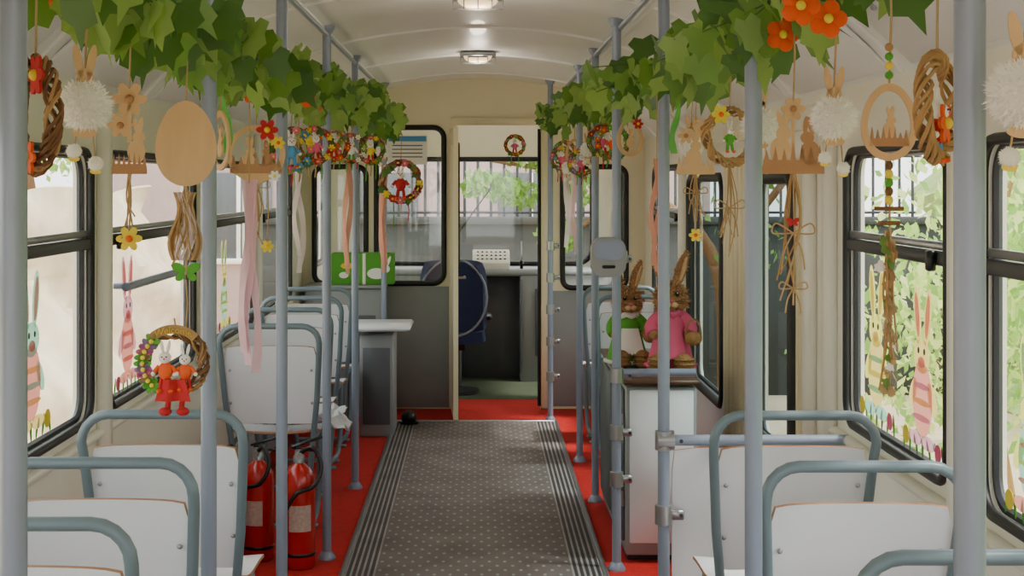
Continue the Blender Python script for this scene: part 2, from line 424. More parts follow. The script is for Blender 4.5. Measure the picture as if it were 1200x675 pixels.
labm=M('ext_label',(190,170,160),.4,var=.4,scale=90)
def ext(x,y,rz=0,sc=1.0):
    b=B(); b.T=Matrix.Scale(sc,4)
    b.lathe([(.055,0),(.062,.008),(.062,.03),(.064,.035),(.064,.32),(.06,.355),(.045,.385),(.025,.40),(.02,.41)],red,n=28)
    b.sheet(lambda u,v:(.0648*math.sin(u*.7),-.0648*math.cos(u*.7),.2+.05*v),8,3,.0008,labm)
    b.lathe([(.0642,.05),(.0655,.052),(.0655,.062),(.0642,.064)],blackp,n=28)
    b.lathe([(.022,.405),(.022,.43),(.016,.44),(.016,.46)],steel,n=14)
    b.lathe([(.014,0),(.014,.014)],steel,c=(0,-.02,.435),rot=Matrix.Rotation(pi/2,3,'X'),n=14)
    b.box((.03,0,.485),(.13,.022,.01),blackp,Matrix.Rotation(-.3,3,'Y')); b.box((.03,0,.455),(.10,.02,.01),blackp,Matrix.Rotation(.12,3,'Y'))
    b.tube(smooth([(.0,-.01,.44),(.05,-.05,.47),(.08,-.07,.40),(.05,-.085,.33),(-.02,-.09,.30),(-.07,-.07,.2),(-.075,-.05,.1)],6),.009,blackp,8)
    b.lathe([(.008,0),(.014,.05),(.016,.06)],blackp,c=(-.076,-.045,.04),n=12)
    b.done('fire_extinguisher',(x,y,0),rz)
ext(-.695,5.80,.2); ext(-.87,5.92,-.3,.97); ext(-1.03,5.75,.4,.95)

b=B(); b.box((.14,.55,.36),(.28,1.1,.66),greym,bev=.008); b.box((.14,.55,.71),(.30,1.14,.02),M('brown_top',(92,66,50),.4),bev=.006)
b.box((.14,-.006,.38),(.25,.012,.6),white); b.box((-.006,.28,.38),(.012,.5,.6),greyd); b.box((-.006,.82,.38),(.012,.5,.6),greyd)
for z in(.25,.55): b.tube([(-.012,.02,z-.03),(-.012,.02,z+.03)],.008,steel,8)
b.box((.14,.55,.02),(.26,1.0,.04),dark); b.lathe([(.045,0),(.045,.03)],blackp,c=(-.04,.12,.33),rot=Matrix.Rotation(pi/2,3,'Y'),n=18)
b.done('equipment_cabinet',(.58,5.86,0))
b=B(); b.box((-.02,0,.30),(.2,.36,.60),greym,bev=.01); b.box((0,-.0,.64),(.36,.5,.03),white,bev=.012); b.box((-.02,-.19,.3),(.16,.01,.45),greyd); b.done('heater_box_ledge',(-.575,8.95,0))
b=B(); b.box((0,0,.41),(.5,.3,.82),greym,bev=.008); b.box((0,0,.83),(.52,.34,.02),greym); b.box((.1,-.155,.5),(.2,.01,.3),greyd); b.done('side_cabinet',(-.85,9.66,0))
b=B(); b.box((0,0,.10),(.40,.16,.2),greenf,bev=.003); b.box((.01,-.082,.1),(.02,.002,.2),whitef,bev=.0005)
cv=lambda a,c,t:(a,-.084+t,c)
b.flat([oval(.09,.07,.06,.035)],.004,whitef,conv=cv);b.flat([oval(.15,.10,.026,.024)],.005,whitef,conv=cv);b.flat([oval(.165,.145,.010,.04,rot=-.4)],.006,whitef,conv=cv);b.flat([oval(.145,.15,.010,.04,rot=.1)],.007,whitef,conv=cv)
b.flat([oval(-.1,.12,.04,.02)],.004,yellow,conv=cv);b.flat([oval(-.12,.06,.03,.02)],.004,whitef,conv=cv)
b.done('green_gift_box',(-.74,9.66,.842))
b=B(); b.box((0,0,0),(.26,.004,.19),whitef,bev=.001); b.box((0,-.003,.075),(.25,.002,.035),bluef,bev=.0005)
for i in range(4): b.box((0,-.003,.03-.025*i),(.2,.002,.007),greyd,bev=.0005)
b.done('notice_poster',(-.465,9.845,1.71))
b=B(); b.ell((0,0,.035),(.05,.045,.045),blackp); b.lathe([(.06,0),(.06,.008)],blackp); b.done('door_stop',(-.425,9.20,.014))
b=B(); b.flat([rrect(-.065,-.075,.065,.075,.045)],.07,greym); b.flat([rrect(-.055,-.01,.055,.065,.03)],.076,polem); b.box((0,-.036,-.035),(.05,.01,.012),blackp); b.box((.06,.02,0),(.03,.04,.05),steel)
b.done('ticket_validator',(.495,5.68,1.21))
bulb=M('lamp_diffuser',(255,224,178),.3,emit=.9)
for y in(.57,2.99,5.42,7.85,10.8):  # last one, inside the cab, is unseen and added to brighten it
    b=B(); b.box((0,0,0),(.19,.14,.022),steel,bev=.008); b.sheet(lambda u,v:(.075*u,.05*v,-.012-.03*(1-u**4)*(1-v**4)),12,10,.002,bulb); b.tube([(-.09,0,-.012),(-.09,0,-.046),(.09,0,-.046),(.09,0,-.012)],.004,steel,6)
    for x in(-.05,0,.05): b.tube([(x,-.055,-.014),(x,-.03,-.044),(x,.03,-.044),(x,.055,-.014)],.0025,dark,5)
    b.tube([(.082*math.cos(a),.055*math.sin(a),-.014) for a in [2*pi*i/24 for i in range(24)]],.006,steel,6,True)
    b.done('ceiling_lamp',(0,y,2.168))
    l=bpy.data.lights.new('lamp_light','POINT'); l.shadow_soft_size=.04; l.energy=2.2; l.color=(1,.88,.72)
    o=bpy.data.objects.new('lamp_light',l); bpy.context.collection.objects.link(o); o.location=(0,y,2.06)

# cab ---------------------------------------------------------------
b=B()
b.box((0,0,.36),(.16,.16,.1),blackp); b.lathe([(.18,0),(.18,.03),(.05,.05),(.04,.32)],dark,n=20)
b.sheet(lambda u,v:(.22*u*(1-.08*v**6),.22*v*(1-.08*u**6),.42-.02*(1-u*u)),10,10,.07,navy)
b.sheet(lambda u,v:(.22*u*(1-.18*max(0,v)**4),-.22-.04*(v)+.05*(1-u*u),.70+.25*v*(1-.1*u**4)),12,12,.07,navy)
b.tube([(.232*math.cos(a)*(1-.1*max(0,math.sin(a))**3),-.275,.70+.27*math.sin(a)) for a in [2*pi*i/32 for i in range(32)]],.008,polem,8,True)
b.box((.25,-.05,.55),(.04,.3,.03),blackp,bev=.012)
b.done('driver_seat',(-.17,10.62,0))
b=B(); b.box((-.6,0,.4),(.95,.4,.8),greym); b.box((.68,0,.4),(.72,.4,.8),greym); b.box((.13,.12,.4),(.5,.16,.8),greyd); b.box((0,.0,.82),(1.95,.42,.05),greym,bev=.015)
b.box((.1,-.1,.90),(.28,.2,.10),whitef,Matrix.Rotation(.5,3,'X'),bev=.008)
for i in range(7):
    for j in range(3): b.box((-.0+i*.034,-.135+.045*j-.03,.925+.024*j-.004),(.016,.014,.014),random.choice([blackp,redf,greyd,greyd]),bev=.002)
b.box((.55,-.22,.45),(.24,.02,.5),greyd); b.box((.32,-.205,.42),(.015,.01,.7),greyd)
b.lathe([(.012,0),(.012,.03),(.02,.04),(.012,.06)],blackp,c=(.33,-.1,.845)); b.tube(smooth([(.33,-.1,.9),(.33,-.12,.95),(.33,-.08,1.05)],5),.006,steel); b.done('control_console',(0,11.40,0))

# ---------------------------------------------------------------- plush rabbits
def plush(x,y,z,rz,dress,accent,h=1.0):
    e=bpy.data.objects.new('plush_rabbit',None); bpy.context.collection.objects.link(e); e.location=(x,y,z); e.rotation_euler=(0,0,rz); e.scale=(h*.92,h*.92,h)
    b=B()
    b.ell((0,0,.12),(.05,.045,.09),furm); b.ell((0,-.005,.25),(.058,.052,.054),furm); b.ell((0,-.045,.236),(.032,.03,.026),furm)
    for s in(-1,1):
        b.ell((s*.032,-.025,.235),(.03,.028,.026),furm)
        b.tube(smooth([(s*.022,.01,.285),(s*.034,.015,.33),(s*.05,.01,.375),(s*.06,-.0,.41)],4),[.012,.014,.017,.019,.021,.022,.022,.021,.019,.016,.012,.007,.004],furm,10)
        b.tube(smooth([(s*.035,0,.19),(s*.07,-.02,.15),(s*.06,-.06,.12)],4),[.018,.018,.017,.016,.016,.016,.017,.018,.012],furm,10)
        b.tube(smooth([(s*.03,-.01,.05),(s*.04,-.07,.035),(s*.045,-.1,.03)],3),.024,furm,10)
    o=b.done('fur_body',parent=e)
    m=o.modifiers.new('r','REMESH'); m.mode='VOXEL'; m.voxel_size=.004; m.use_smooth_shade=True
    b=B()
    def tuft(p,d,l):
        t=d.orthogonal().normalized()*.0024; t=Matrix.Rotation(R(0,6),3,d)@t
        b.add([p+t,p-t,p+d*l+Vector((R(-1,1),R(-1,1),R(-1,.4)))*.006],[(0,1,2)],random.choice([furm,furl]))
    for i in range(1400):
        d=Vector((random.gauss(0,1),random.gauss(0,1),random.gauss(0,1))).normalized()
        tuft(Vector((d.x*.058,-.005+d.y*.052,.25+d.z*.054)),d,R(.008,.018))
    for s in(-1,1):
        for i in range(350):
            t=R(0,1); c0=Vector((s*(.024+.036*t),.013-.01*t,.29+.12*t)); a=R(0,2*pi); d=Vector((math.cos(a),math.sin(a),.5)).normalized(); rr=.019*math.sin(pi*min(1,.25+t*.72))
            tuft(c0+d*rr,d,R(.006,.012))
    b.done('fur_strands',parent=e)
    b=B()
    b.lathe([(.085,.015),(.09,.02),(.076,.07),(.058,.13),(.05,.175),(.03,.2)],dress,n=28)
    for s in(-1,1): b.tube(smooth([(s*.04,0,.19),(s*.072,-.02,.155),(s*.066,-.045,.13)],4),[.02,.022,.023,.023,.023,.024,.025,.025,.024],dress,12)
    b.tube([((.089+.006*math.sin(9*a))*math.cos(a),(.089+.006*math.sin(9*a))*math.sin(a),.02) for a in [2*pi*i/60 for i in range(60)]],.008,accent,6,True)
    b.tube([(.04*math.cos(a),.04*math.sin(a)-.003,.2+.004*math.sin(6*a)) for a in [2*pi*i/24 for i in range(24)]],.012,accent,6,True)
    b.sheet(lambda u,v:(.035*u*(1.3-.3*v),-.066-.016*(1-v)+.008*(u*u),.10+.05*v),6,6,.004,accent)
    b.done('dress',parent=e)
    b=B()
    for s in(-1,1):
        b.ell((s*.022,-.056,.266),.0085,blackp,n=8,m=6); b.ell((s*.023,-.063,.270),.0024,whitef,n=6,m=5)
        b.ell((s*.012,-.078,.232),(.013,.012,.011),furl,n=10,m=8)
    b.ell((0,-.084,.246),(.008,.006,.006),pink,n=8,m=6)
    for s in(-1,1):
        b.ell((s*.045,-.105,.036),(.036,.038,.036),straw)
        for q in range(3): b.tube([(s*.045+.037*math.cos(a),-.105+.039*math.sin(a),.02+.016*q) for a in [2*pi*i/16 for i in range(16)]],.005,straw,5,True)
        b.tube([(s*.036,-.004,.31),(s*.05,-.010,.355),(s*.058,-.020,.39)],[.005,.010,.004],furl,8)
        for q in range(3): b.tube([(s*.006,-.084,.24),(s*.05,-.08,.235+.008*q)],.0008,blackp,4)
    b.ell((.08,-.09,.12),(.032,.032,.024),straw); b.tube([(.08+.028*math.cos(a),-.09,.13+.055*math.sin(a)) for a in [pi*i/10 for i in range(11)]],.004,straw,6)
    b.done('face_and_feet',parent=e)
plush(.63,6.30,.722,.1,greenf,whitef,1.08); plush(.79,6.12,.722,-.1,pink,pink,1.2)

# ---------------------------------------------------------------- ivy garland
def rotm(a,bb,c): return Matrix.Rotation(c,3,'Z')@Matrix.Rotation(bb,3,'Y')@Matrix.Rotation(a,3,'X')
def leaf(b,p,size,mat,Rm):
    o=[(0,-.05),(.28,-.18),(.5,.05),(.33,.3),(.36,.58),(.12,.68)]; sp=[(0,-.05),(0,.3),(0,.62),(0,1)]
    vs=[Vector((0,y,-.12*y*y)) for _,y in sp]
    for s in(1,-1): vs+=[Vector((s*x,y,.16*abs(x)-.12*y*y-.2*x*x)) for x,y in o[1:]]
    vs=[p+Rm@(v*size) for v in vs]; fs=[]
    for k,s in((4,1),(9,-1)):
        q=[(0,k,k+1,1),(1,k+1,k+2),(1,k+2,k+3,2),(2,k+3,k+4),(2,k+4,3)]
        fs+=[t if s>0 else tuple(reversed(t)) for t in q]
    b.add(vs,fs,mat)
def garland(path,rad,dens,blooms,s0=.055,s1=.11):
    b=B(); P=smooth(path,8); b.tube(P,.005,greens[1],6)
    for a,c in zip(P[:-1],P[1:]):
        fct=R(.3,1.6); n=dens*(c-a).length*fct; n=int(n)+(1 if R(0,1)<n%1 else 0); rad2=rad*(.75+.3*fct)
        for _ in range(n):
            t=R(0,1); q=a.lerp(c,t); rr=rad2*math.sqrt(R(0,1)); an=R(0,2*pi)
            p=q+Vector((rr*math.cos(an)*1.15,R(-.02,.02),rr*math.sin(an)*.75-.01))
            if p.z>czt(p.x)-.06: p.z=czt(p.x)-.07
            leaf(b,p,R(s0,s1),random.choice(greens),rotm(R(-2.3,-.9),R(-.6,.6),R(-1.2,1.2)+(pi if R(0,1)<.15 else 0)))
            if R(0,1)<.35: b.tube([q,p],.0015,greens[1],4)
        if R(0,1)<blooms:
            q=a+Vector((R(-.07,.07),0,R(-.1,-.05)))
            for j in range(5): b.ell(q+Vector((.018*math.cos(j*1.256),-.004,.018*math.sin(j*1.256))),(.014,.005,.014),orange,n=8,m=6)
            b.ell(q+Vector((0,-.01,0)),.008,yellow,n=8,m=6)
    return b.done('ivy_garland')
garland([(-.72,1.3,1.86),(-.64,1.93,1.85),(-.62,2.6,1.83),(-.6,3.33,1.82),(-.58,4.0,1.82),(-.6,4.45,1.85)],.088,66,.10,.055,.11)
garland([(-.6,4.95,1.88),(-.6,5.4,1.84),(-.6,5.93,1.89),(-.56,6.6,1.86),(-.6,7.3,1.92),(-.56,8.4,1.88),(-.585,9.3,1.95)],.11,48,.06)
garland([(.66,1.2,1.90),(.58,1.67,1.88),(.56,2.3,1.85),(.55,2.98,1.83),(.55,3.7,1.83),(.55,4.42,1.88)],.088,66,.10,.055,.11)
garland([(.52,4.8,1.88),(.54,5.1,1.85),(.548,5.8,1.90),(.53,6.3,1.86),(.55,7.0,1.92),(.53,7.4,1.88),(.545,8.0,1.94),(.5,8.7,1.88),(.455,9.37,1.95)],.11,48,.06)

# ---------------------------------------------------------------- ornaments
ZT=1.80
def string(b,z1,z0,x=0,mat=twine,r=.0018):
    b.tube([(x,0,z1),(x+.003,0,(z0+z1)/2),(x,0,z0)],r,mat,5)
def pomp(b,c,r,n=1500):
    b.ell(c,r*.93,fluff,n=16,m=12)
    vs=[];fs=[]
    for i in range(n):
        d=Vector((random.gauss(0,1),random.gauss(0,1),random.gauss(0,1))).normalized(); t=d.orthogonal().normalized()*r*.06
        t=Matrix.Rotation(R(0,6),3,d)@t; tip=d*r*R(1.0,1.18)+Vector((R(-1,1),R(-1,1),R(-1,.6)))*r*.14
        k=len(vs); vs+=[Vector(c)+d*r*.85+t,Vector(c)+d*r*.85-t,Vector(c)+tip]; fs.append((k,k+1,k+2))
    b.add(vs,fs,fluff)
def pom_bunny(x,y,z,r,rz=0):
    b=B(); pomp(b,(0,0,0),r)
    b.flat([oval(0,r*1.1,r*.36,r*.36)],.005,ply)
    for s in(-1,1): b.flat([oval(s*r*.26,r*1.75,r*.17,r*.68,rot=-s*.18)],.005,ply)
    b.flat([oval(0,-r*1.12,r*.5,r*.2)],.005,ply)
    string(b,ZT-z,r*1.3)
    for s in(-1,1):
        zz=-r*(1.9+.25*s); b.tube([(s*r*.3,0,-r*.9),(s*r*.4,0,zz)],.0012,twine,4); pomp(b,(s*r*.42,0,zz-.008),r*.32,260)
        b.flat([oval(s*r*.42,zz-r*.52,r*.22,r*.12)],.005,yellow)
    b.done('pompom_bunny_ornament',(x,y,z),rz)
def ring_wicker(b,r,th=.012,c=(0,0,0),sx=1,mat=wick,n=9):
    for i in range(n):
        ph=R(0,6);f=random.choice([3,4,5]);
        pts=[]
        for j in range(44):
            a=2*pi*j/44; rr=r+th*math.cos(f*a+ph)*R(.7,1.15)
            pts.append((c[0]+rr*math.cos(a)*sx,c[1]+th*math.sin(f*a+ph),c[2]+rr*math.sin(a)))
        b.tube(pts,th*.27,mat if i%3 else wick2,5,True)
def flower(b,c,r,mat,cm=yellow,y=-.004):
    for j in range(6):
        a=j*pi/3; b.flat([oval(c[0]+r*.6*math.cos(a),c[1]+r*.6*math.sin(a),r*.42,r*.3,10,rot=a)],.004,mat,conv=lambda p,q,t:(p,y+t,q))
    b.ell((c[0],y-.003,c[1]),r*.28,cm,n=8,m=6)
def mini_bunny(b,c,s,body,trous,fur=whitef):
    x,y,z=c
    b.ell((x,y,z),(s*.3,s*.25,s*.38),body,n=12,m=8); b.ell((x,y-.1*s,z+s*.55),(s*.26,s*.24,s*.24),fur,n=12,m=8)
    for q in(-1,1):
        b.ell((x+q*s*.13,y,z+s*.98),(s*.075,s*.05,s*.28),fur,Matrix.Rotation(q*.2,3,'Y'),n=8,m=8)
        b.tube([(x+q*s*.25,y,z+s*.2),(x+q*s*.45,y-.1*s,z-s*.05)],s*.09,body,6); b.ell((x+q*s*.47,y-.1*s,z-s*.1),s*.1,fur,n=8,m=6)
        b.tube([(x+q*s*.14,y,z-s*.3),(x+q*s*.2,y-.05*s,z-s*.75)],s*.1,trous,6); b.ell((x+q*s*.23,y-.14*s,z-s*.8),(s*.12,s*.18,s*.09),orange,n=8,m=6)
        b.ell((x+q*s*.09,y-.33*s,z+s*.6),s*.035,blackp,n=6,m=5)
    b.ell((x,y-.35*s,z+s*.52),s*.045,pink,n=6,m=5)
def bow(b,z,w,mat=twine):
    for s in(-1,1): b.tube(smooth([(0,0,z),(s*w,-.004,z+w*.6),(s*w*1.2,0,z),(0,0,z)],5),.0016,mat,5); b.tube(smooth([(0,0,z),(s*w*.5,0,z-w),(s*w*.7,0,z-w*2.2)],4),.0016,mat,5)
def butterfly(b,c,s,mat):
    x,z=c
    for q in(-1,1):
        b.flat([oval(x+q*s*.5,z+s*.3,s*.5,s*.34,14,rot=q*.5)],.004,mat); b.flat([oval(x+q*s*.4,z-s*.3,s*.36,s*.26,14,rot=-q*.6)],.004,mat)
    b.ell((x,0,z),(s*.08,s*.08,s*.5),wick,n=8,m=6)
def plyrab(b,x,z,s,mat=ply,d=.005,flip=1):
    b.flat([oval(x,z,s*.34,s*.45)],d,mat); b.flat([oval(x+flip*s*.1,z+s*.55,s*.24,s*.22)],d*.98,mat)
    b.flat([oval(x-flip*s*.02,z+s*.98,s*.09,s*.34,12,rot=.25)],d*.96,mat); b.flat([oval(x+flip*s*.16,z+s*1.0,s*.09,s*.34,12,rot=-.1)],d*.94,mat)
def grass(b,x0,x1,z,h,mat=ply2):
    n=7; p=[(x0,z)]
    for i in range(n): u=x0+(x1-x0)*(i+.5)/n; p+=[(u-(x1-x0)*.3/n,z+h*.25),(u,z+h*R(.6,1)),(u+(x1-x0)*.3/n,z+h*.25)]
    p+=[(x1,z),(x1,z-h*.25),(x0,z-h*.25)]
    b.flat([p],.006,mat)
def strands(b,z1,z0,n,w=.02):
    for i in range(n): b.tube(smooth([(R(-.004,.004),0,z1),(R(-w,w)*.6,R(-.01,.01),(z1*.6+z0*.4)),(R(-w,w),R(-.01,.01),z0+R(0,.08))],4),.0015,random.choice([twine,wick2]),4)
def wreath_fig(x,y,z,r,rz,cols,green=True,name='easter_wreath_ornament'):
    b=B(); ring_wicker(b,r,r*.17)
    for i in range(13):
        a=R(0,2*pi)
        flower(b,(r*math.cos(a),r*math.sin(a)),r*.22,random.choice(cols),y=-r*.24)
        if green:
            a=R(0,2*pi); leaf(b,Vector((r*math.cos(a),-r*.22,r*math.sin(a))),r*.45,random.choice(greens),rotm(-1.6,R(-1,1),R(-.5,.5)))
    mini_bunny(b,(0,-r*.15,-r*.15),r*.95,cols[0],cols[-1]); string(b,ZT-z,r)
    for s in(-1,0,1): string(b,-r,-r*R(1.5,2.6),s*r*.4,random.choice([redf,greenf,twine]),.003)
    return b.done(name,(x,y,z),rz)
b=B(); ring_wicker(b,.072,.011); flower(b,(.06,.05),.028,redf,y=-.02); flower(b,(.03,-.06),.024,orange,y=-.02); leaf(b,Vector((.02,-.03,.07)),.06,greens[0],rotm(-1.6,.4,0)); string(b,.25,.07); b.done('wicker_wreath_ornament',(-.61,2.06,1.585),-.95)
pom_bunny(-.6,2.28,1.61,.038,.3)
b=B(); flower(b,(0,.045),.03,ply,ply2,y=0); b.flat([[(-.004,-.03),(.004,-.03),(.004,.04),(-.004,.04)]],.004,ply); flower(b,(-.015,.0),.022,ply,ply2,y=.002); plyrab(b,.012,-.045,.045); grass(b,-.03,.03,-.075,.035); string(b,.25,.07); string(b,-.08,-.18); strands(b,-.08,-.2,4,.015); flower(b,(0,-.195),.022,yellow,orange); b.done('plywood_flower_ornament',(-.6,2.57,1.59),.2)
b=B(); b.flat([oval(0,0,.062,.088,40,egg=.14)],.006,ply); string(b,.25,.085)
string(b,-.085,-.27,r=.003); strands(b,-.09,-.26,16,.035)
for i in range(4): b.sheet(lambda u,v:(.008*u+.01*math.sin(3*v+i)+(-.02+.012*i),.004*math.sin(4*u),-.17+.07*v),3,12,.001,[wick2,rib_w,rib_w,twine][i])
butterfly(b,(0,-.265),.03,greenf); string(b,-.28,-.38); b.done('wooden_egg_ornament',(-.6,3.07,1.572),.1)
b=B(); ring_wicker(b,.06,.011)
for i in range(9): a=pi*.75+i*.2; flower(b,(.062*math.cos(a),.062*math.sin(a)),.018,[greenf,purple,pink,greenf][i%4],y=-.014)
mini_bunny(b,(-.016,-.014,-.016),.05,orange,redf); mini_bunny(b,(.024,-.012,-.018),.045,orange,redf)
b.flat([[(.054*math.cos(a),.054*math.sin(a)+.006) for a in [pi*.25+i*pi*.05 for i in range(11)]]+[(.072*math.cos(a),.072*math.sin(a)+.006) for a in [pi*.75-i*pi*.05 for i in range(11)]]],.004,wick2,conv=lambda a,c,t:(a,-.014+t,c))
tcv=bpy.data.curves.new('t','FONT'); tcv.body='Welcome'; tcv.size=.019; tcv.extrude=.001; tcv.align_x='CENTER'; to=bpy.data.objects.new('t',tcv); bpy.context.collection.objects.link(to)
bpy.context.view_layer.update(); tm=bpy.data.meshes.new_from_object(to.evaluated_get(bpy.context.evaluated_depsgraph_get()))
b.add([(v.co.x,-.018,.061+v.co.y-6*v.co.x**2) for v in tm.vertices],[tuple(p.vertices) for p in tm.polygons],yellow,False)
bpy.data.objects.remove(to)
for s in(-1,1):
    string(b,-.05,-.10,s*.014,redf,.006); b.ell((s*.018,-.005,-.1),(.014,.014,.009),redf,n=8,m=6)
b.sheet(lambda u,v:(.026*u*(1.2-.2*v),-.02+.006*math.sin(5*u),-.055+.022*v),8,4,.002,redf)
string(b,.09,.055)
b.done('welcome_wreath',(-.62,3.05,1.125),.05)
b=B(); b.flat([oval(0,0,.055,.07,36,egg=.14),list(reversed(oval(0,0,.042,.056,36,egg=.14)))],.006,ply); plyrab(b,0,-.02,.04); string(b,.25,.07); b.done('wooden_egg_ornament',(-.6,3.48,1.59),-1.0)
b=B(); b.flat([oval(0,0,.078,.078,40),list(reversed(oval(0,0,.064,.064,40)))],.006,ply); grass(b,-.07,.07,-.04,.05); plyrab(b,-.02,-.02,.05); plyrab(b,.03,-.015,.04,ply2,.006,-1); b.flat([[(-.072,-.03),(.072,-.03),(.06,-.055),(0,-.075),(-.06,-.055)]],.005,ply)
flower(b,(.03,.065),.03,redf); flower(b,(.06,.03),.018,yellow,orange); flower(b,(.05,-.06),.016,whitef); string(b,.24,.075); bow(b,-.09,.03); string(b,-.075,-.2); string(b,-.07,-.24,.03); strands(b,-.08,-.28,8,.035); flower(b,(.03,-.25),.018,yellow); b.done('plywood_circle_ornament',(-.6,4.04,1.57),.1)
wreath_fig(-.6,4.8,1.60,.062,.2,[bluef,pink,yellow,bluef])
wreath_fig(-.6,5.5,1.63,.06,.3,[pink,yellow,redf]); wreath_fig(-.6,6.2,1.65,.06,.3,[orange,purple,redf]); 
wreath_fig(-.58,6.85,1.65,.06,.1,[whitef,pink,greenf]);wreath_fig(-.57,7.95,1.67,.065,.0,[yellow,pink,redf])
wreath_fig(-.41,7.95,1.50,.10,0,[redf,pink,yellow,greenf,redf])
pom_bunny(-.56,8.8,1.68,.04)
wreath_fig(.24,9.72,1.74,.06,0,[pink,yellow,redf])
for x,y,z,kk in((.50,8.9,1.64,0),(.53,9.1,1.68,1),(.54,8.35,1.67,2),(.55,7.5,1.66,3),(.56,6.7,1.68,0),(.56,6.2,1.66,1),(.56,5.5,1.66,2),(.52,8.6,1.58,3),(.54,7.8,1.6,0)):
    if kk==0: wreath_fig(x,y,z,.062,.1,[pink,purple,yellow,redf])
    elif kk==1: wreath_fig(x,y,z,.062,-.2,[orange,bluef,greenf])
    elif kk==2:
        b=B(); b.flat([oval(0,0,.05,.07,32,egg=.14),list(reversed(oval(0,0,.036,.055,32,egg=.14)))],.006,ply); plyrab(b,0,-.02,.04); flower(b,(.03,.05),.02,redf); string(b,ZT-z+.05,.07); b.done('wooden_egg_ornament',(x,y,z),.2)
    else: pom_bunny(x,y,z,.035)
b=B(); plyrab(b,-.005,-.03,.06); flower(b,(.02,.05),.026,ply,ply2,y=0); flower(b,(-.025,.03),.022,ply,ply2,y=.002); grass(b,-.05,.05,-.06,.045,ply); string(b,.25,.07); string(b,-.06,-.22); strands(b,-.06,-.25,6,.03); bow(b,-.12,.025); flower(b,(0,-.23),.018,yellow,orange); b.done('plywood_flower_ornament',(.57,3.91,1.585),-.1)
b=B(); ring_wicker(b,.058,.010,mat=wick2); flower(b,(-.03,.05),.022,yellow,orange,y=-.015); mini_bunny(b,(0,0,-.005),.035,greenf,greenf); string(b,.25,.06); string(b,-.06,-.26); strands(b,-.06,-.3,6,.03); bow(b,-.16,.03); b.done('wicker_wreath_ornament',(.57,3.38,1.595),.3)
pom_bunny(.585,3.10,1.61,.036)
pom_bunny(.60,4.2,1.60,.034)
b=B(); plyrab(b,-.022,-.02,.055); plyrab(b,.03,-.025,.05,ply2,.006,-1); flower(b,(.0,.055),.022,ply,ply2,y=0); b.flat([[(-.003,-.03),(.003,-.03),(.003,.05),(-.003,.05)]],.004,ply); grass(b,-.055,.055,-.05,.05); string(b,.25,.06); string(b,-.06,-.3); strands(b,-.06,-.3,7,.03); bow(b,-.17,.03); bow(b,-.27,.02); butterfly(b,(0,-.15),.012,redf); b.done('plywood_bunny_ornament',(.57,2.70,1.57),-.15)
pom_bunny(.57,2.39,1.595,.034,-.2)
b=B(); b.flat([oval(0,0,.038,.054,40,egg=.12),list(reversed(oval(0,0,.029,.043,40,egg=.12)))],.006,ply); plyrab(b,.0,-.012,.026,ply,.005); grass(b,-.027,.027,-.028,.022); string(b,.25,.05)
for i in range(4): b.ell((0,0,.065+.013*i),.006,[greenf,yellow,greenf,wick2][i],n=8,m=6)
for i in range(5): b.ell((0,0,-.06-.012*i),(.006,.006,.007),[wick,yellow,greenf,wick,yellow][i],n=8,m=6)
string(b,-.1,-.38); b.box((0,0,-.12),(.04,.005,.006),wick,bev=.001); b.box((0,0,-.14),(.03,.005,.006),wick,bev=.001)
for i in range(46):
    z=-.155-.0048*i; leaf(b,Vector((R(-.008,.008),R(-.004,.004),z)),R(.010,.020),random.choice([twine,wick2,whitef,greens[0],twine,ply]),rotm(R(-2.2,-.9),R(-1,1),R(-2,2)))
strands(b,-.15,-.38,6,.012)
b.done('wooden_egg_ornament',(.57,2.07,1.575),-.1)
b=B(); ring_wicker(b,.062,.010,mat=wick2); flower(b,(0,-.02),.026,orange,y=-.01); mini_bunny(b,(0,0,-.03),.045,redf,bluef); string(b,.28,.06); b.done('wicker_wreath_ornament',(.575,1.87,1.585),1.0)
pom_bunny(.575,1.57,1.585,.036,-.2)
def ribbon(x,y,z1,z0,w,mat,n=3):
    b=B()
    for i in range(n):
        ph=R(0,6);dx=(i-(n-1)/2)*w*.5; zz=z0+R(0,.1)
        b.sheet(lambda u,v:(dx+w*.5*u*math.cos(.8*math.sin(4*v+ph))+.01*math.sin(3*v+ph),w*.4*u*math.sin(2*v+ph)+.006*i,(z1+zz)/2+(z1-zz)/2*v),3,28,.0008,mat)
    b.tube([(0,0,z1-.01),(0,0,max(z1,1.80))],.002,twine,5)
    b.done('hanging_ribbon',(x,y,0))
ribbon(-.6,3.92,1.50,.95,.022,rib_p); ribbon(-.61,3.6,1.75,1.52,.02,rib_g,1); ribbon(-.62,7.1,1.6,1.0,.025,rib_o,2); ribbon(-.57,9.0,1.6,.9,.03,rib_o,2)
ribbon(-.6,5.0,1.55,1.15,.02,rib_w,2); ribbon(.57,4.75,1.57,1.2,.018,rib_o,3); ribbon(.575,4.35,1.76,1.57,.02,rib_g,1); ribbon(.56,9.2,1.6,1.08,.03,rib_w,3); ribbon(.54,8.2,1.6,1.1,.025,rib_p,2); ribbon(.56,6.1,1.55,1.2,.02,rib_w,2)
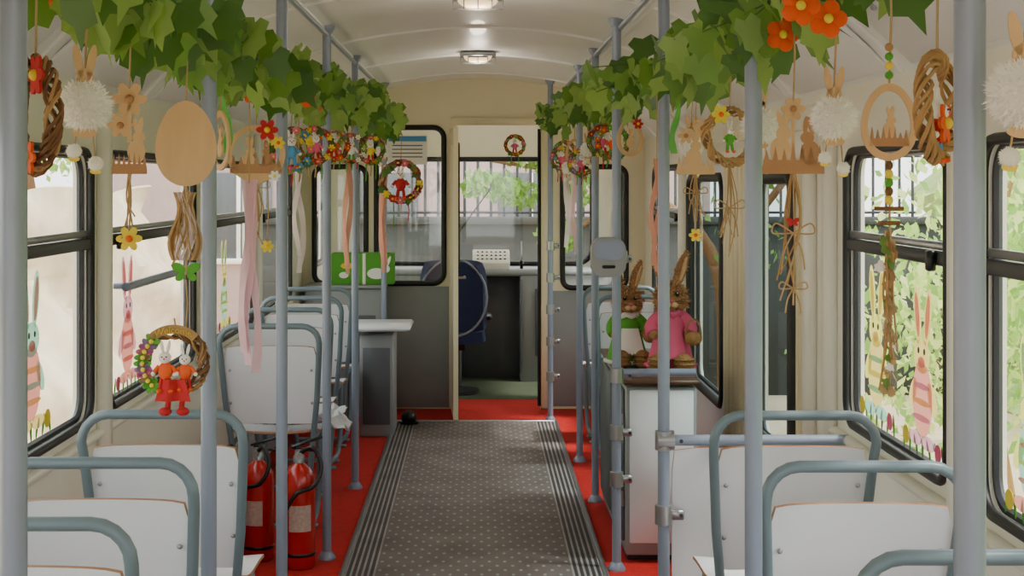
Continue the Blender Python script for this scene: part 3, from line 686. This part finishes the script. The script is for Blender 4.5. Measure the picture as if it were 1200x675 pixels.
def sticker(x,y,z0,h,cols,inn):
    b=B()
    def F(cx,cz,rx,rz_,m,lay,rot=0): b.flat([oval(cx,cz,rx,rz_,24,rot=rot)],.001,m,conv=lambda a,c,t:(inn*(.006+.0012*lay)+t,a*h*1.35,c*h))
    for s in(-1,1):
        F(s*.08,.82,.05,.18,cols[2],0,-s*.15); F(s*.08,.82,.03,.14,cols[0],1,-s*.15)
        F(s*.1,.04,.1,.045,cols[1],2); F(s*.15,.32,.05,.11,cols[2],0,s*.5)
    F(0,.3,.15,.24,cols[0],1); F(0,.57,.12,.11,cols[2],2); F(0,.53,.05,.035,cols[0],3)
    for s in(-1,1): F(s*.045,.6,.013,.02,blackp,3)
    for i in range(3): F(0,.18+.1*i,.14-.01*i,.02,cols[1+i%2],3)
    for i in range(7): F(-.3+.1*i,.0,.015,.07,greenf,0,R(-.3,.3))
    F(.24,.03,.05,.06,yellow,4); F(-.26,.02,.045,.055,pink,4)
    b.done('window_bunny_painting',(x,y,z0))
sp_=leafmat('pastel_pink',(240,184,202),.6,.7,.1);so=leafmat('pastel_peach',(244,214,192),.6,.7,.1);sb=leafmat('pastel_blue',(182,216,234),.6,.7,.1);sy=leafmat('pastel_yellow',(244,236,186),.6,.7,.1);sv=leafmat('pastel_violet',(214,190,228),.6,.7,.1)
sticker(XR-.01,4.17,.84,.42,[so,sb,sy],-1); sticker(XR-.01,3.74,.83,.40,[sp_,sv,so],-1); sticker(XR-.01,3.0,.82,.36,[sb,sp_,sy],-1)
sticker(XL+.01,3.92,.84,.42,[sp_,so,sb],1); sticker(XL+.01,5.0,.83,.42,[sp_,sp_,sv],1); sticker(XL+.01,6.9,.83,.40,[sb,sy,so],1)

# ---------------------------------------------------------------- outdoors
GZ=-.9
b=B(); b.box((0,8,GZ-.1),(80,80,.2),M('dirt_ground',(210,190,164),.95,var=.3,scale=1.5,bump=.6,bscale=8)); b.done('ground')
b=B(); bank=M('grass_bank',(160,188,116),.95,var=.5,scale=3)
b.sheet(lambda u,v:(5.9+.3*math.sin(6*u)+.25*math.sin(11*v+5*u)+(v+1)*.5,6+16*u,GZ+(v+1)*1.5),40,8,.05,bank); b.done('grass_bank')
def cloud(name,n,fx,size,mats):
    b=B()
    for _ in range(n):
        p=Vector(fx()); a=rotm(R(0,6),R(0,6),R(0,6)); s=R(*size)
        b.add([p+a@Vector(q)*s for q in((-.5,0,0),(0,-.3,.05),(.6,0,0),(0,.3,.05))],[(0,1,2,3)],random.choice(mats))
    return b.done(name)
def clump(cx,cy,cz,rx,ry,rz_):
    def f():
        d=Vector((random.gauss(0,1),random.gauss(0,1),random.gauss(0,1))).normalized()*R(.5,1)
        return (cx+d.x*rx,cy+d.y*ry,cz+d.z*rz_)
    return f
hs=[clump(R(3.4,4.8),-1+i*.8,R(-.4,1.5),R(.6,1),R(.7,1.1),R(.6,1)) for i in range(20)]
cloud('hedge',10500,lambda:random.choice(hs)(),(.07,.14),outg)
b=B()
for i in range(7): y=1+i*1.7; b.tube(smooth([(4.0,y,GZ),(3.9+R(-.2,.2),y+R(-.2,.2),.6),(3.8+R(-.4,.4),y+R(-.5,.5),2.2)],5),[.04-.0028*j for j in range(11)],wick2,7)
b.done('hedge_trunks')
stone=M('sandstone',(222,200,174),.95,var=.5,scale=1.8,bump=1,bscale=4)
b=B(); b.sheet(lambda u,v:(-3.9-(v+1)*.35+.18*math.sin(9*u+3*v)+.1*math.sin(31*u+8*v),9+12*u,GZ+(v+1)*1.12+.12*math.sin(14*u)),120,12,.05,stone); b.done('stone_embankment')
hs2=[clump(-5.6+R(-.4,.4),-2+i*1.25,R(1.9,2.9),.9,1.0,.8) for i in range(19)]
cloud('tree_row',6500,lambda:random.choice(hs2)(),(.10,.22),outg)
b=B()
for i in range(7): y=-2+i*3.4; b.tube([(-5.6,y,GZ),(-5.5,y+.2,.8),(-5.7,y+.1,2.4)],[.14,.11,.05],wick,8)
b.done('tree_trunks')
conc=M('concrete',(66,68,69),.9,var=.3,scale=2)
b=B(); b.box((0,0,0),(8.4,.3,1.95),conc); b.box((0,0,1.0),(8.6,.4,.08),conc); b.done('concrete_retaining_wall',(1.6,17,GZ+.97))
b=B()
for i in range(50): b.tube([(-2.4+.15*i,0,0),(-2.4+.15*i,0,.75)],.018,dark,5)
for z in(.06,.7): b.box((1.3,0,z),(7.5,.03,.03),dark)
b.done('iron_fence',(0,17,1.1))
b=B(); b.box((0,0,2.5),(9,4,6.5),M('pink_plaster',(184,160,160),.9)); b.box((0,0,5.8),(9.6,4.6,.2),wedge)
for x in(-2.6,-.4,1.8): b.box((x,-2.01,1.9),(1,.06,1.3),greyd); b.box((x,-2.03,1.9),(.06,.06,1.3),whitef); b.box((x,-2.05,1.22),(1.2,.12,.08),whitef)
b.done('house',(-1,24.5,GZ))
hs3=[clump(.55+R(-.45,.9),15.6+R(-.3,.3),R(1.35,1.9),.35,.3,.16) for i in range(9)]+[clump(.85,15.5,.95,.25,.3,.2),clump(3.4,15.5,1.2,1.2,.5,.9)]
cloud('tree_foliage',2000,lambda:random.choice(hs3)(),(.06,.12),[outg[1],greens[2],greens[0]])
b=B(); b.tube(smooth([(2.6,15.7,GZ),(2.5,15.6,.6),(1.9,15.6,1.3),(.9,15.6,1.6),(0,15.6,1.75)],5),[.09-.0038*j for j in range(21)],wick,8); b.tube([(2.5,15.6,.6),(3.4,15.5,1.8)],.04,wick,7); b.tube([(1.6,15.6,1.4),(1.0,15.5,1.0),(.7,15.5,.8)],.02,wick,6); b.done('tree_branches')

# ---------------------------------------------------------------- light, sky
w=bpy.data.worlds.new('World'); bpy.context.scene.world=w; w.use_nodes=True
bg=w.node_tree.nodes['Background']; sk=w.node_tree.nodes.new('ShaderNodeTexSky'); sk.sky_type='HOSEK_WILKIE'; sk.turbidity=5; sk.sun_direction=Vector((.6,-.15,1)).normalized()
mx=w.node_tree.nodes.new('ShaderNodeMix'); mx.data_type='RGBA'; mx.inputs[0].default_value=.75; mx.inputs[7].default_value=(1,1,.985,1)
w.node_tree.links.new(sk.outputs[0],mx.inputs[6]); w.node_tree.links.new(mx.outputs[2],bg.inputs[0]); bg.inputs[1].default_value=4.7
l=bpy.data.lights.new('sun','SUN'); l.energy=5; l.angle=.14; l.color=(1,.95,.87)
o=bpy.data.objects.new('sun',l); bpy.context.collection.objects.link(o); o.rotation_euler=Vector((.62,-.2,1)).to_track_quat('Z','Y').to_euler()
# ---------------------------------------------------------------- camera
c=bpy.data.cameras.new('camera'); c.sensor_width=36; c.lens=52.5; c.shift_x=40/1200; c.shift_y=-122.5/1200; c.clip_end=200
co=bpy.data.objects.new('camera',c); bpy.context.collection.objects.link(co); co.location=(0,0,1.49); co.rotation_euler=(pi/2,0,0); bpy.context.scene.camera=co
